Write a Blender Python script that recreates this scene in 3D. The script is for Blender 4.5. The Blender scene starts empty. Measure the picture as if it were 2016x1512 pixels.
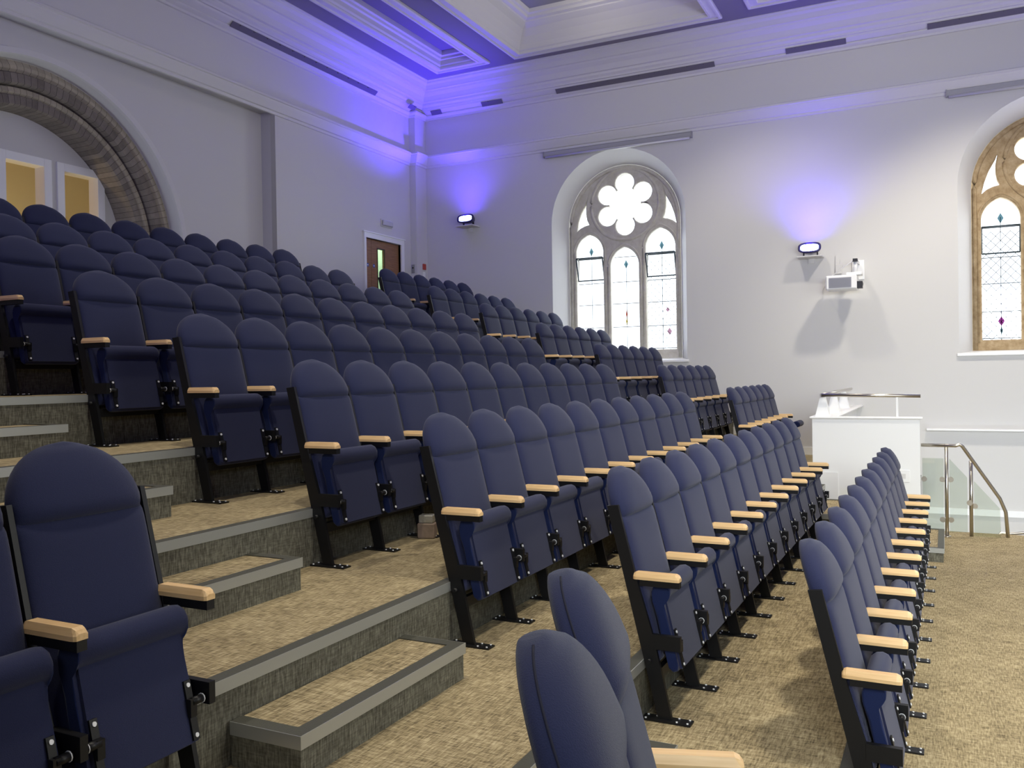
import bpy, bmesh, math, random
from mathutils import Vector, Matrix
random.seed(7)
sc = bpy.context.scene
C = sc.collection
PI = math.pi

# ------------------------------------------------------------------ camera
def add_camera():
    F, yaw, pitch, roll = 1712.07, math.radians(-26.493), math.radians(-0.552), math.radians(-0.921)
    f = Vector((math.sin(yaw)*math.cos(pitch), math.cos(yaw)*math.cos(pitch), math.sin(pitch)))
    r0 = Vector((math.cos(yaw), -math.sin(yaw), 0)); u0 = r0.cross(f)
    r = r0*math.cos(roll)+u0*math.sin(roll); u = -r0*math.sin(roll)+u0*math.cos(roll)
    cd = bpy.data.cameras.new('camera'); co = bpy.data.objects.new('camera', cd); C.objects.link(co)
    cd.sensor_width = 36; cd.lens = 36*F/2016; cd.clip_start = .05; cd.clip_end = 200
    m = Matrix((( r.x, u.x, -f.x, 0), (r.y, u.y, -f.y, 0), (r.z, u.z, -f.z, 2.0), (0, 0, 0, 1)))
    co.matrix_world = m
    sc.camera = co
add_camera()

# ------------------------------------------------------------------ world, lights, exposure
w = bpy.data.worlds.new('sky'); sc.world = w; w.use_nodes = True
bg = w.node_tree.nodes['Background']
bg.inputs[0].default_value = (0.86, 0.93, 1.0, 1); bg.inputs[1].default_value = 2.4
sc.view_settings.view_transform = 'Standard'; sc.view_settings.look = 'None'
sc.view_settings.gamma = 1; sc.view_settings.use_curve_mapping = False
sc.view_settings.exposure = 0.4

def area(name, loc, target, size, size_y, power, col, spread=180):
    l = bpy.data.lights.new(name, 'AREA'); l.shape = 'RECTANGLE'; l.size = size; l.size_y = size_y
    l.energy = power; l.color = col; l.spread = math.radians(spread)
    o = bpy.data.objects.new(name, l); C.objects.link(o); o.location = loc
    o.rotation_euler = (Vector(target)-Vector(loc)).to_track_quat('-Z', 'Y').to_euler(); return o
def spot(name, loc, target, power, col, angle, blend=.5, r=.06):
    l = bpy.data.lights.new(name, 'SPOT'); l.energy = power; l.color = col; l.spot_size = math.radians(angle)
    l.spot_blend = blend; l.shadow_soft_size = r
    o = bpy.data.objects.new(name, l); C.objects.link(o); o.location = loc
    o.rotation_euler = (Vector(target)-Vector(loc)).to_track_quat('-Z', 'Y').to_euler(); return o
# daylight through the two traceried windows, then two added fill lights inside the hall
area('daylight_window', (-5.49, 16.6, 4.1), (-5.2, 8, 1.0), 2.4, 3.6, 105, (.9, .96, 1))
area('daylight_window', (1.52, 16.6, 4.1), (1.2, 8, 1.0), 2.4, 3.6, 105, (.9, .96, 1))
area('fill_far_side', (2.5, -2.8, 3.6), (0.2, 13, 1.0), 5, 2.2, 170, (.93, 1, .97), 75)  # unseen fill added behind the camera, brightening the white parapet and lower window wall
area('fill_stage_side', (5.6, 6, 3.2), (-4, 10, 0.2), 7, 3.0, 240, (.98, 1, .90), 150)  # unseen fill added at the stage end, lifting the lower right of the hall
# warm lamps hanging in the deep ceiling panels
for x in (-5.2, -0.9):
    for y in (8.6, 11.0, 13.3):
        l = bpy.data.lights.new('ceiling_panel_lamp', 'POINT'); l.energy = 7; l.color = (1, .93, .80); l.shadow_soft_size = .12
        o = bpy.data.objects.new('ceiling_panel_lamp', l); C.objects.link(o); o.location = (x, y, 8.3)
# blue floodlights of the same kind on the unseen walls, washing the ceiling
for x, y, tx, ty, p in ((4.7, 15.0, 3.5, 12.5, 420), (-5.5, -2.6, -6, 2, 200), (2.0, -2.6, 1.5, 3, 460), (-9.4, 2.5, -7, 4.0, 60)):
    spot('blue_flood_beam', (x, y, 4.3), (tx, ty, 7.9), p, (.16, .10, 1), 140, .9, .1)
for x, y, tx, ty, p, ang in ((-5.2, 5.0, -5.0, 5.0, 340, 96), (-5.2, 9.5, -5.4, 9.5, 360, 96), (-2.4, 2.6, -2.2, 3.0, 520, 84), (.9, 4.0, .6, 5.2, 620, 84), (.9, 8.2, .7, 8.8, 800, 90), (.9, 12.2, .4, 15.0, 900, 84), (-3.15, 12.4, -2.4, 15.2, 330, 90)):
    spot('ceiling_downlight', (x, y, 7.86), (tx, ty, 0.5), p, (1, .92, .76), ang, .8, .22)

# ------------------------------------------------------------------ materials
def nodes(name):
    m = bpy.data.materials.new(name); m.use_nodes = True
    nt = m.node_tree; b = nt.nodes['Principled BSDF']
    return m, nt, b
def L(nt, a, b): nt.links.new(a, b)
def mat(name, col, rough=.6, metal=0, bump=0, scale=40, var=0, sheen=0, coat=0, spec=None):
    m, nt, b = nodes(name)
    b.inputs['Base Color'].default_value = (*col, 1); b.inputs['Roughness'].default_value = rough; b.inputs['Metallic'].default_value = metal
    if sheen: b.inputs['Sheen Weight'].default_value = sheen; b.inputs['Sheen Roughness'].default_value = .45
    if coat: b.inputs['Coat Weight'].default_value = coat
    if spec is not None: b.inputs['Specular IOR Level'].default_value = spec
    if bump or var:
        tc = nt.nodes.new('ShaderNodeTexCoord'); n = nt.nodes.new('ShaderNodeTexNoise'); n.inputs['Scale'].default_value = scale; n.inputs['Detail'].default_value = 4
        L(nt, tc.outputs['Object'], n.inputs['Vector'])
        if var:
            mx = nt.nodes.new('ShaderNodeMix'); mx.data_type = 'RGBA'
            mx.inputs['A'].default_value = (*[c*(1-var) for c in col], 1); mx.inputs['B'].default_value = (*[min(1, c*(1+var)) for c in col], 1)
            L(nt, n.outputs['Fac'], mx.inputs['Factor']); L(nt, mx.outputs['Result'], b.inputs['Base Color'])
        if bump:
            bp = nt.nodes.new('ShaderNodeBump'); bp.inputs['Strength'].default_value = bump; bp.inputs['Distance'].default_value = .01
            L(nt, n.outputs['Fac'], bp.inputs['Height']); L(nt, bp.outputs['Normal'], b.inputs['Normal'])
    return m
def carpet(name, dark, mid, light, vertical=False):
    """woven loop carpet: two crossing sets of short streaks over a soft blotch"""
    m, nt, b = nodes(name)
    b.inputs['Roughness'].default_value = .95; b.inputs['Specular IOR Level'].default_value = .15
    g = nt.nodes.new('ShaderNodeNewGeometry')
    def streak(sx, sy, sz, det):
        mp = nt.nodes.new('ShaderNodeMapping'); mp.inputs['Scale'].default_value = (sx, sy, sz)
        n = nt.nodes.new('ShaderNodeTexNoise'); n.inputs['Scale'].default_value = 1; n.inputs['Detail'].default_value = det; n.inputs['Roughness'].default_value = .65
        L(nt, g.outputs['Position'], mp.inputs['Vector']); L(nt, mp.outputs['Vector'], n.inputs['Vector']); return n.outputs['Fac']
    if vertical: a = streak(110, 110, 18, 3); c = streak(16, 16, 130, 3)
    else: a = streak(14, 120, 9, 3); c = streak(120, 14, 9, 3)
    big = streak(3.2, 3.2, 3.2, 3)
    def math_(op, x, y):
        n = nt.nodes.new('ShaderNodeMath'); n.operation = op
        for i, v in enumerate((x, y)):
            if isinstance(v, (int, float)): n.inputs[i].default_value = v
            else: L(nt, v, n.inputs[i])
        return n.outputs[0]
    s = math_('ADD', math_('MULTIPLY', a, .5 if not vertical else .68), math_('MULTIPLY', c, .5 if not vertical else .32))
    s = math_('ADD', math_('MULTIPLY', s, .85), math_('MULTIPLY', big, .15))
    cr = nt.nodes.new('ShaderNodeValToRGB'); e = cr.color_ramp.elements
    e[0].position = .38; e[0].color = (*dark, 1); e[1].position = .62; e[1].color = (*light, 1)
    x = e.new(.50); x.color = (*mid, 1)
    L(nt, s, cr.inputs['Fac']); L(nt, cr.outputs['Color'], b.inputs['Base Color'])
    bp = nt.nodes.new('ShaderNodeBump'); bp.inputs['Strength'].default_value = .35; bp.inputs['Distance'].default_value = .004
    L(nt, s, bp.inputs['Height']); L(nt, bp.outputs['Normal'], b.inputs['Normal'])
    return m
def emis(name, col, s):
    m, nt, b = nodes(name); b.inputs['Base Color'].default_value = (*col, 1)
    b.inputs['Emission Color'].default_value = (*col, 1); b.inputs['Emission Strength'].default_value = s; return m
def glassy(name, col, trans=.92, gloss=.08):
    m = bpy.data.materials.new(name); m.use_nodes = True; nt = m.node_tree; nt.nodes.clear()
    o = nt.nodes.new('ShaderNodeOutputMaterial'); t = nt.nodes.new('ShaderNodeBsdfTransparent'); g = nt.nodes.new('ShaderNodeBsdfGlossy')
    t.inputs[0].default_value = (*[c*trans for c in col], 1); g.inputs['Roughness'].default_value = .05
    mx = nt.nodes.new('ShaderNodeMixShader'); mx.inputs[0].default_value = gloss
    L(nt, t.outputs[0], mx.inputs[1]); L(nt, g.outputs[0], mx.inputs[2]); L(nt, mx.outputs[0], o.inputs[0]); return m
def wood(name, a, bcol, sx=2, sy=30, rough=.4, axis=0):
    m, nt, b = nodes(name)
    tc = nt.nodes.new('ShaderNodeTexCoord'); mp = nt.nodes.new('ShaderNodeMapping')
    s = [sy, sy, sy]; s[axis] = sx; mp.inputs['Scale'].default_value = s
    n = nt.nodes.new('ShaderNodeTexNoise'); n.inputs['Detail'].default_value = 5; n.inputs['Scale'].default_value = 1.6
    cr = nt.nodes.new('ShaderNodeValToRGB'); cr.color_ramp.elements[0].color = (*a, 1); cr.color_ramp.elements[1].color = (*bcol, 1)
    cr.color_ramp.elements[0].position = .3; cr.color_ramp.elements[1].position = .7
    L(nt, tc.outputs['Object'], mp.inputs['Vector']); L(nt, mp.outputs['Vector'], n.inputs['Vector']); L(nt, n.outputs['Fac'], cr.inputs['Fac'])
    L(nt, cr.outputs['Color'], b.inputs['Base Color']); b.inputs['Roughness'].default_value = rough; return m
def stone(name, a, c, e, blocks=0):
    m, nt, b = nodes(name); b.inputs['Roughness'].default_value = .9
    tc = nt.nodes.new('ShaderNodeTexCoord'); n = nt.nodes.new('ShaderNodeTexNoise'); n.inputs['Scale'].default_value = 9; n.inputs['Detail'].default_value = 8; n.inputs['Roughness'].default_value = .7
    L(nt, tc.outputs['Object'], n.inputs['Vector'])
    cr = nt.nodes.new('ShaderNodeValToRGB'); el = cr.color_ramp.elements
    el[0].position = .3; el[0].color = (*a, 1); el[1].position = .72; el[1].color = (*e, 1); x = el.new(.5); x.color = (*c, 1)
    L(nt, n.outputs['Fac'], cr.inputs['Fac']); L(nt, cr.outputs['Color'], b.inputs['Base Color'])
    bp = nt.nodes.new('ShaderNodeBump'); bp.inputs['Strength'].default_value = .5; bp.inputs['Distance'].default_value = .02
    L(nt, n.outputs['Fac'], bp.inputs['Height']); L(nt, bp.outputs['Normal'], b.inputs['Normal']); return m

M = dict(
 fabric=mat('navy_wool', (.0185, .0225, .062), .9, 0, .25, 420, .22, .14, 0, .2),
 fabric_side=mat('navy_wool_gusset', (.010, .018, .07), .9, 0, .25, 420, .2, .1, 0, .2),
 black=mat('black_powder_coat', (.006, .006, .007), .45, 0, .05, 300, spec=.35),
 bolt=mat('zinc_bolt', (.80, .81, .83), .3, .15),
 beech=wood('beech', (.66, .42, .19), (.80, .56, .29), 3, 40, .42),
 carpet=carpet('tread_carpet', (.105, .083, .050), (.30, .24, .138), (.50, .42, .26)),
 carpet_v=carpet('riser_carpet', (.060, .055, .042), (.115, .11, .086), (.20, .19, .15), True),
 rubber=mat('nosing_rubber', (.055, .055, .042), .6, 0, .2, 200),
 alu=mat('nosing_aluminium', (.46, .47, .45), .38, .6, .03, 60),
 wall=mat('white_wall_paint', (.63, .625, .615), .75, 0, .08, 220, .015),
 plaster=mat('white_plaster', (.66, .655, .65), .6),
 ceil=mat('mauve_grey_ceiling_paint', (.21, .195, .24), .85),
 gloss=mat('white_gloss_paint', (.85, .86, .86), .35),
 lime=stone('limestone', (.50, .46, .39), (.57, .54, .47), (.64, .61, .55)),
 lime2=stone('ochre_limestone', (.27, .18, .09), (.40, .29, .16), (.52, .40, .25)),
 steel=mat('brushed_steel', (.55, .52, .46), .28, 1),
 lead=mat('window_lead', (.06, .07, .08), .5, .3),
 iron=mat('window_iron', (.05, .07, .085), .5, .3),
 glass=glassy('leaded_glass', (.97, .99, 1)),
 clear=glassy('balustrade_glass', (.93, .97, .93), .95, .07),
 oak=wood('door_oak', (.22, .105, .045), (.33, .17, .08), 30, 3, .45, 2),
 grey=mat('grey_metal', (.32, .32, .34), .45, .4),
 vent=mat('vent_dark', (.14, .13, .16), .8),
 dark=mat('dark_plastic', (.015, .015, .018), .45),
 led=emis('led_lens', (.35, .45, 1.0), 30),
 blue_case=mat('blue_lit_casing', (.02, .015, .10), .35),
)

# ------------------------------------------------------------------ mesh helpers
class MB:
    def __init__(s): s.v = []; s.f = []; s.m = []; s.sm = []
    def add(s, vs, fs, mi=0, smooth=False):
        o = len(s.v); s.v += [tuple(v) for v in vs]; s.f += [tuple(i+o for i in f) for f in fs]; s.m += [mi]*len(fs); s.sm += [smooth]*len(fs)
    def box(s, a, b, mi=0, bev=0):
        x0, y0, z0 = a; x1, y1, z1 = b
        if bev:
            e = bev; vs = []; 
            rings = [(z0, e), (z0+e, 0), (z1-e, 0), (z1, e)]
            for z, i in rings:
                for (x, y) in ((x0+e, y0+i), (x1-e, y0+i), (x1-i, y0+e), (x1-i, y1-e), (x1-e, y1-i), (x0+e, y1-i), (x0+i, y1-e), (x0+i, y0+e)): vs.append((x, y, z))
            fs = [tuple(range(7, -1, -1)), tuple(range(24, 32))]
            for r in range(3):
                for k in range(8): fs.append((r*8+k, r*8+(k+1) % 8, r*8+8+(k+1) % 8, r*8+8+k))
            s.add(vs, fs, mi); return
        s.add([(x0,y0,z0),(x1,y0,z0),(x1,y1,z0),(x0,y1,z0),(x0,y0,z1),(x1,y0,z1),(x1,y1,z1),(x0,y1,z1)],
              [(0,3,2,1),(4,5,6,7),(0,1,5,4),(1,2,6,5),(2,3,7,6),(3,0,4,7)], mi)
    def loft(s, rings, mi=0, smooth=True, cap=True, closed=True):
        n = len(rings[0]); vs = [p for r in rings for p in r]; fs = []
        for a in range(len(rings)-1):
            for k in range(n if closed else n-1): fs.append((a*n+k, a*n+(k+1) % n, (a+1)*n+(k+1) % n, (a+1)*n+k))
        s.add(vs, fs, mi, smooth)
        if cap:
            s.add(rings[0], [tuple(range(n-1, -1, -1))], mi, False); s.add(rings[-1], [tuple(range(n))], mi, False)
    def tube(s, pts, r, n=10, mi=0, cap=True):
        pts = [Vector(p) for p in pts]; rings = []
        up = Vector((0, 0, 1))
        for i, p in enumerate(pts):
            d = (pts[min(i+1, len(pts)-1)]-pts[max(i-1, 0)]).normalized()
            a = d.cross(up); a = a.normalized() if a.length > .05 else d.cross(Vector((1, 0, 0))).normalized(); b = a.cross(d)
            rr = r[i] if isinstance(r, (list, tuple)) else r
            rings.append([p+a*rr*math.cos(2*PI*k/n)+b*rr*math.sin(2*PI*k/n) for k in range(n)])
        s.loft(rings, mi, True, cap)
    def cyl(s, a, b, r, n=12, mi=0, r2=None): s.tube([a, b], [r, r if r2 is None else r2], n, mi)
    def prism_y(s, prof, y0, y1, mi=0):   # profile of (x,z) pushed along y
        s.loft([[(x, y0, z) for x, z in prof], [(x, y1, z) for x, z in prof]], mi, False)
    def build(s, name, mats, parent=None, kind=None, loc=None):
        me = bpy.data.meshes.new(name); me.from_pydata(s.v, [], s.f)
        if not isinstance(mats, (list, tuple)): mats = [mats]
        for m in mats: me.materials.append(m)
        me.polygons.foreach_set('material_index', s.m); me.polygons.foreach_set('use_smooth', s.sm)
        bm = bmesh.new(); bm.from_mesh(me); bmesh.ops.remove_doubles(bm, verts=bm.verts, dist=1e-6); bmesh.ops.recalc_face_normals(bm, faces=bm.faces); bm.to_mesh(me); bm.free()
        o = bpy.data.objects.new(name, me); C.objects.link(o)
        if parent: o.parent = parent
        if loc: o.location = loc
        if kind: o['kind'] = kind
        return o
def empty(name, loc=(0, 0, 0), rz=0):
    o = bpy.data.objects.new(name, None); C.objects.link(o); o.location = loc; o.rotation_euler = (0, 0, rz); o.empty_display_size = .1; return o
def tag(o, label=None, cat=None, group=None, kind=None):
    if label: o['label'] = label
    if cat: o['category'] = cat
    if group: o['group'] = group
    if kind: o['kind'] = kind
    return o
def copy_tree(o, parent=None):
    c = o.copy(); C.objects.link(c)
    if parent: c.parent = parent
    for ch in list(o.children): copy_tree(ch, c)
    return c
def sheet(name, loops, depth, mats, plane, bevel=0, parent=None, kind=None):
    """flat slab with holes; loops = list of 2D outlines, first is the outside. plane(u,v,w)->xyz, w in [-depth/2, depth/2]"""
    cu = bpy.data.curves.new(name, 'CURVE'); cu.dimensions = '2D'; cu.fill_mode = 'BOTH'; cu.extrude = depth/2; cu.bevel_depth = bevel; cu.bevel_resolution = 2
    if bevel: cu.offset = -bevel
    for lp in loops:
        sp = cu.splines.new('POLY'); sp.points.add(len(lp)-1)
        for p, q in zip(sp.points, lp): p.co = (q[0], q[1], 0, 1)
        sp.use_cyclic_u = True
    tmp = bpy.data.objects.new('tmp_outline', cu); C.objects.link(tmp)
    dg = bpy.context.evaluated_depsgraph_get(); me = bpy.data.meshes.new_from_object(tmp.evaluated_get(dg)); me.name = name
    bpy.data.objects.remove(tmp); bpy.data.curves.remove(cu)
    for v in me.vertices: v.co = plane(v.co.x, v.co.y, v.co.z)
    me.materials.clear()
    me.materials.append(mats)
    bm = bmesh.new(); bm.from_mesh(me); bmesh.ops.recalc_face_normals(bm, faces=bm.faces); bm.to_mesh(me); bm.free()
    o = bpy.data.objects.new(name, me); C.objects.link(o)
    if parent: o.parent = parent
    if kind: o['kind'] = kind
    return o

# ------------------------------------------------------------------ layout numbers (metres)
ROWS = 'ABCDEFGHI'
XR = dict(zip(ROWS, (-.565, -1.564, -2.585, -3.557, -4.488, -5.374, -6.357, -7.198, -8.104)))
ZR = dict(zip(ROWS, (0.0, .283, .571, .898, 1.228, 1.570, 1.912, 2.234, 2.575)))
DY = dict(zip(ROWS, (-.084, .138, -.008, .051, .042, -.042, .027, -.051, -.074)))
DW = dict(zip(ROWS, (.003, -.004, -.008, 0, -.001, .006, -.002, -.002, -.002)))
SL = dict(zip(ROWS, (.005, .008, -.005, -.004, -.004, -.009, -.004, -.015, -.017)))
Y0, YF, WS = 4.279, 11.938, .52
XW, YW = -9.8, 15.5        # back wall plane, window wall plane
EDGE = {ROWS[i]: XR[ROWS[i-1]]+.195 for i in range(1, 9)}

# ------------------------------------------------------------------ setting: floors and tiers
b = MB(); b.box((EDGE['B'], -3, -.3), (6, 11.95, 0)); b.build('floor', M['carpet'], kind='structure')
b = MB(); b.box((-.1, 11.95, -1.9), (6, YW, -1.6)); b.build('floor_stairwell', M['carpet'], kind='structure')
for i in range(1, 9):
    k = ROWS[i]; x1 = EDGE[k]; x0 = EDGE[ROWS[i+1]] if i < 8 else XW-.3; z = ZR[k]; zp = ZR[ROWS[i-1]]
    t = MB(); t.box((x0, -3, -.3), (x1, YW, z))
    # riser face gets the vertical weave
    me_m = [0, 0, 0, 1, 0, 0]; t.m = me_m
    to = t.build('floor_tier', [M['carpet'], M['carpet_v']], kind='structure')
    n = MB(); n.box((x1-.055, -3, z), (x1+.006, YW, z+.005), 0); n.box((x1, -3, z-.045), (x1+.009, YW, z+.0045), 1)
    n.build('nosing', [M['rubber'], M['alu']], to)
def half_step(k, y0, y1, label, group):
    """block step standing on the tier below tier k"""
    zl = ZR[ROWS[ROWS.index(k)-1]]; z = (zl+ZR[k])/2; x0 = EDGE[k]+.009; x1 = EDGE[k]+.335
    e = empty('step_block', ((x0+x1)/2, (y0+y1)/2, zl)); cx, cy = e.location.x, e.location.y
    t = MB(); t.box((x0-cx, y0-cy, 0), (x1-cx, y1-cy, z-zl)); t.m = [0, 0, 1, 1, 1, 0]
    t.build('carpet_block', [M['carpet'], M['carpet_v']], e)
    h = z-zl; n = MB(); o = .055
    n.box((x1-cx-o, y0-cy-.006, h), (x1-cx+.006, y1-cy+.006, h+.005), 0)
    n.box((x0-cx+.001, y0-cy-.006, h), (x1-cx-o, y0-cy+o, h+.005), 0); n.box((x0-cx+.001, y1-cy-o, h), (x1-cx-o, y1-cy+.006, h+.005), 0)
    n.box((x1-cx, y0-cy-.009, h-.045), (x1-cx+.009, y1-cy+.009, h+.0045), 1)
    n.box((x0-cx+.001, y0-cy-.009, h-.045), (x1-cx, y0-cy, h+.0045), 1); n.box((x0-cx+.001, y1-cy, h-.045), (x1-cx, y1-cy+.009, h+.0045), 1)
    n.build('nosing', [M['rubber'], M['alu']], e)
    tag(e, label, 'step', group)
ORD = ['front', 'second', 'third', 'fourth', 'fifth', 'sixth', 'seventh', 'eighth', 'ninth']
STEPL = {'B': 'lowest carpeted half step of the near aisle, behind the bottom chair arms',
 'C': 'L-cornered carpeted half step near the bottom edge, beside the second row',
 'D': 'largest carpeted half step in the foreground aisle, metal edged on three sides',
 'E': 'carpeted half step beside the wooden arm of the big left chair, metal edged',
 'F': 'carpeted half step just right of the big left headrest',
 'G': 'carpeted half step at the left edge, one above the big left headrest',
 'H': 'upper carpeted half step of the near aisle, hard by the left edge'}
for k in 'CDEFG':
    half_step(k, 2.40, 3.56, STEPL[k], 'half steps in the near aisle')
FSTEP = {'B': 'carpeted half step beside the far end of the front row, by the glass balustrade',
 'C': 'carpeted half step between the second row end and the white box'}
for k in 'BC':
    half_step(k, 9.98, 11.2, FSTEP[k], 'half steps in the far aisle')

# ------------------------------------------------------------------ the seat
AX = Vector((-.250, 0, 1)).normalized(); NX = Vector((1, 0, .250)).normalized(); BP = Vector((.236, 0, .30))
def sect(t, a, f, bk, n, N=28, lean=0):
    c = BP+AX*t-NX*lean; out = []
    for k in range(N):
        th = 2*PI*k/N; cs, sn = math.cos(th), math.sin(th)
        y = a*math.copysign(abs(cs)**(2/n), cs); x = math.copysign(abs(sn)**(2/n), sn)*(f if sn > 0 else bk)
        out.append(c+NX*x+Vector((0, y, 0)))
    return out
def make_seat(lowered=False):
    e = empty('auditorium_seat')
    b = MB(); rings = []
    for t, q in ((-.03, .55), (-.018, .85), (0, .97), (.02, 1), (.35, 1), (.62, 1), (.67, .98), (.695, .90), (.712, .68)):
        rings.append(sect(t, .251-.004*(1-q), .056*q, .026, 4.6))
    b.loft(rings); b.build('backrest', M['fabric'], e)
    b = MB(); rings = []
    for t, q in ((.698, .50), (.706, .78), (.722, .94), (.735, .98), (.750, 1.0)): rings.append(sect(t, .247-.010*(1-q), .076*q, .040, 3.2))
    for i in range(1, 13):
        u = math.sin(i/12.5*PI/2); t = .750+(.956-.750)*u
        a = .247*math.sqrt(max(0, 1-u**2.0)); q = math.sqrt(max(0, 1-u**3))
        rings.append(sect(t, max(a, .012), .074*(.40+.60*q)*(1 if u < .9 else .8), .040*(.4+.6*q), 3.2-1.1*u, 28, .034*u**1.5))
    b.loft(rings); b.build('head_cushion', M['fabric'], e)
    # tipped-up seat
    prof = [(.318, .240), (.29, .35), (.252, .50), (.230, .58), (.228, .625), (.240, .657), (.263, .676), (.290, .680), (.314, .670), (.329, .648), (.330, .622), (.318, .600), (.300, .582), (.298, .57), (.315, .50), (.345, .36), (.367, .262), (.362, .236), (.34, .226)]
    def ring(y, sh):
        cx = sum(p[0] for p in prof)/len(prof); cz = sum(p[1] for p in prof)/len(prof)
        out = []
        for x, z in prof:
            d = Vector((x-cx, z-cz)); d = d*(1-sh/max(d.length, .02)); out.append((cx+d.x, y, cz+d.y))
        return out
    b = MB(); b.loft([ring(-.222, .018), ring(-.219, .008), ring(-.21, .002), ring(-.19, 0), ring(.19, 0), ring(.21, .002), ring(.219, .008), ring(.222, .018)])
    # gusset (sides) in the bluer fabric
    sc_ = b.build('seat_cushion', [M['fabric'], M['fabric_side']], e)
    for p in sc_.data.polygons:
        if abs(p.normal.y) > .5: p.material_index = 1
    d = (Vector((.370, .250))-Vector((.294, .578))).normalized(); nn = Vector((-d.y, d.x)) if -d.y > 0 else Vector((d.y, -d.x))
    def P2(s, o): q = Vector((.294, .578))+d*s+nn*o; return (q.x, q.y)
    b = MB()
    for y0, y1 in ((-.205, .205),):
        b.loft([[(x, y, z) for x, z in (P2(-.006+i, .0), P2(.340-i, .0), P2(.340-i, .012), P2(-.006+i, .012))] for y, i in ((y0, .004), (y0+.004, 0), (y1-.004, 0), (y1, .004))], 0, False)
    pn = b.build('seat_panel', M['fabric'], sc_)
    for s in (-1, 1):
        b = MB(); yc = s*.190
        b.loft([[(x, y, z) for x, z in (P2(.145, .011), P2(.335, .011), P2(.335, .020), P2(.145, .020))] for y in (yc-.014, yc+.014)], 0, False)
        for t in (.160, .320):
            q = P2(t, .020); q2 = P2(t, .0245); b.cyl((q[0], yc, q[1]), (q2[0], yc, q2[1]), .0075, 8, 1)
        q = P2(.215, .026); b.cyl((q[0], yc-.004*s, q[1]), (q[0], s*.240, q[1]), .014, 10, 0)
        q = P2(.235, .022); b.box((q[0]-.012, min(yc-.016*s, yc+.012*s), q[1]-.026), (q[0]+.010, max(yc-.016*s, yc+.012*s), q[1]+.032), 0)
        q = P2(.215, .026); b.cyl((q[0], s*.232, q[1]), (q[0], s*.235, q[1]), .0165, 10, 1)
        b.build('hinge', [M['black'], M['bolt']], e)
    if lowered:
        # the seat pan swings down about its hinge
        piv = Vector((.345, 0, .36))
        rm = Matrix.Translation(piv) @ Matrix.Rotation(math.radians(72), 4, 'Y') @ Matrix.Translation(-piv)
        sc_.data = sc_.data.copy(); sc_.data.transform(rm); sc_.data.transform(Matrix.Translation((-.06, 0, .08)))
        pn.data = pn.data.copy(); pn.data.transform(rm); pn.data.transform(Matrix.Translation((-.06, 0, .08)))
    frame(e, -1)
    b = MB(); b.box((.255, -.245, .195), (.285, .245, .25)); b.build('crossbar', M['black'], e)
    return e
FR = {}
def frame(e, s):
    """side frame on the s side: leg, arm bracket, pivot bracket, foot plate, wooden arm"""
    y = s*.26
    if s not in FR:
        b = MB()
        b.prism_y([(.275, 0.006), (.345, 0.006), (.262, .38), (.258, .40), (.180, .66), (.080, 1.056), (.022, 1.050)], y-.010, y+.010)
        b.box((.25, y-.014, .352), (.392, y+.014, .424)); b.box((.19, y-.018, .662), (.392, y+.018, .694))
        b.cyl((.235, y-.03, .29), (.235, y+.03, .29), .012, 8)
        f = MB(); f.box((.197, y-.036, 0.001), (.442, y+.036, .009))
        for bx in (.215, .262, .372, .425):
            for by in ((-.024, .024) if bx != .262 else (.018,)): f.cyl((bx, y+by, .009), (bx, y+by, .0135), .0055, 8, 1)
        a = MB(); rings = []
        for x, i, dz in ((.158, .010, .012), (.164, .003, .004), (.175, 0, 0), (.372, 0, 0), (.386, .002, .006), (.394, .008, .016)):
            hw = .028-i; tw = .019-i; z0 = .694; z1 = .729-dz
            rings.append([(x, y-hw, z0), (x, y+hw, z0), (x, y+hw, z0+.014), (x, y+tw, z1), (x, y-tw, z1), (x, y-hw, z0+.014)])
        a.loft(rings, 0, False)
        FR[s] = (b, f, a)
        fr = b.build('side_frame', M['black'], e); fp = f.build('foot_plate', [M['black'], M['bolt']], fr); ar = a.build('armrest', M['beech'], e)
        FR[s] = (fr.data, fp.data, ar.data)
    else:
        fr = bpy.data.objects.new('side_frame', FR[s][0]); fp = bpy.data.objects.new('foot_plate', FR[s][1]); ar = bpy.data.objects.new('armrest', FR[s][2])
        for o, p in ((fr, e), (fp, fr), (ar, e)): C.objects.link(o); o.parent = p
proto = make_seat(); first = [True]
low = make_seat(True); low_used = [False]
def place(x, y, z, rz, label, group, end=False, lowered=False):
    if lowered: o = low; low_used[0] = True
    elif first[0]: o = proto; first[0] = False
    else:
        o = copy_tree(BASE)
    o.location = (x, y, z); o.rotation_euler = (0, 0, rz)
    tag(o, label, 'seat', group)
    if not lowered and o is proto: pass
    if end: frame(o, 1)
    return o
BASE = proto
N_ = ['first', 'second', 'third', 'fourth', 'fifth', 'sixth', 'seventh', 'eighth', 'ninth', 'tenth', 'eleventh']
RW = {'A': 'front row', 'B': 'second row', 'C': 'third row', 'D': 'fourth row', 'E': 'fifth row', 'F': 'sixth row', 'G': 'seventh row', 'H': 'eighth row', 'I': 'topmost ninth row'}
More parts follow.
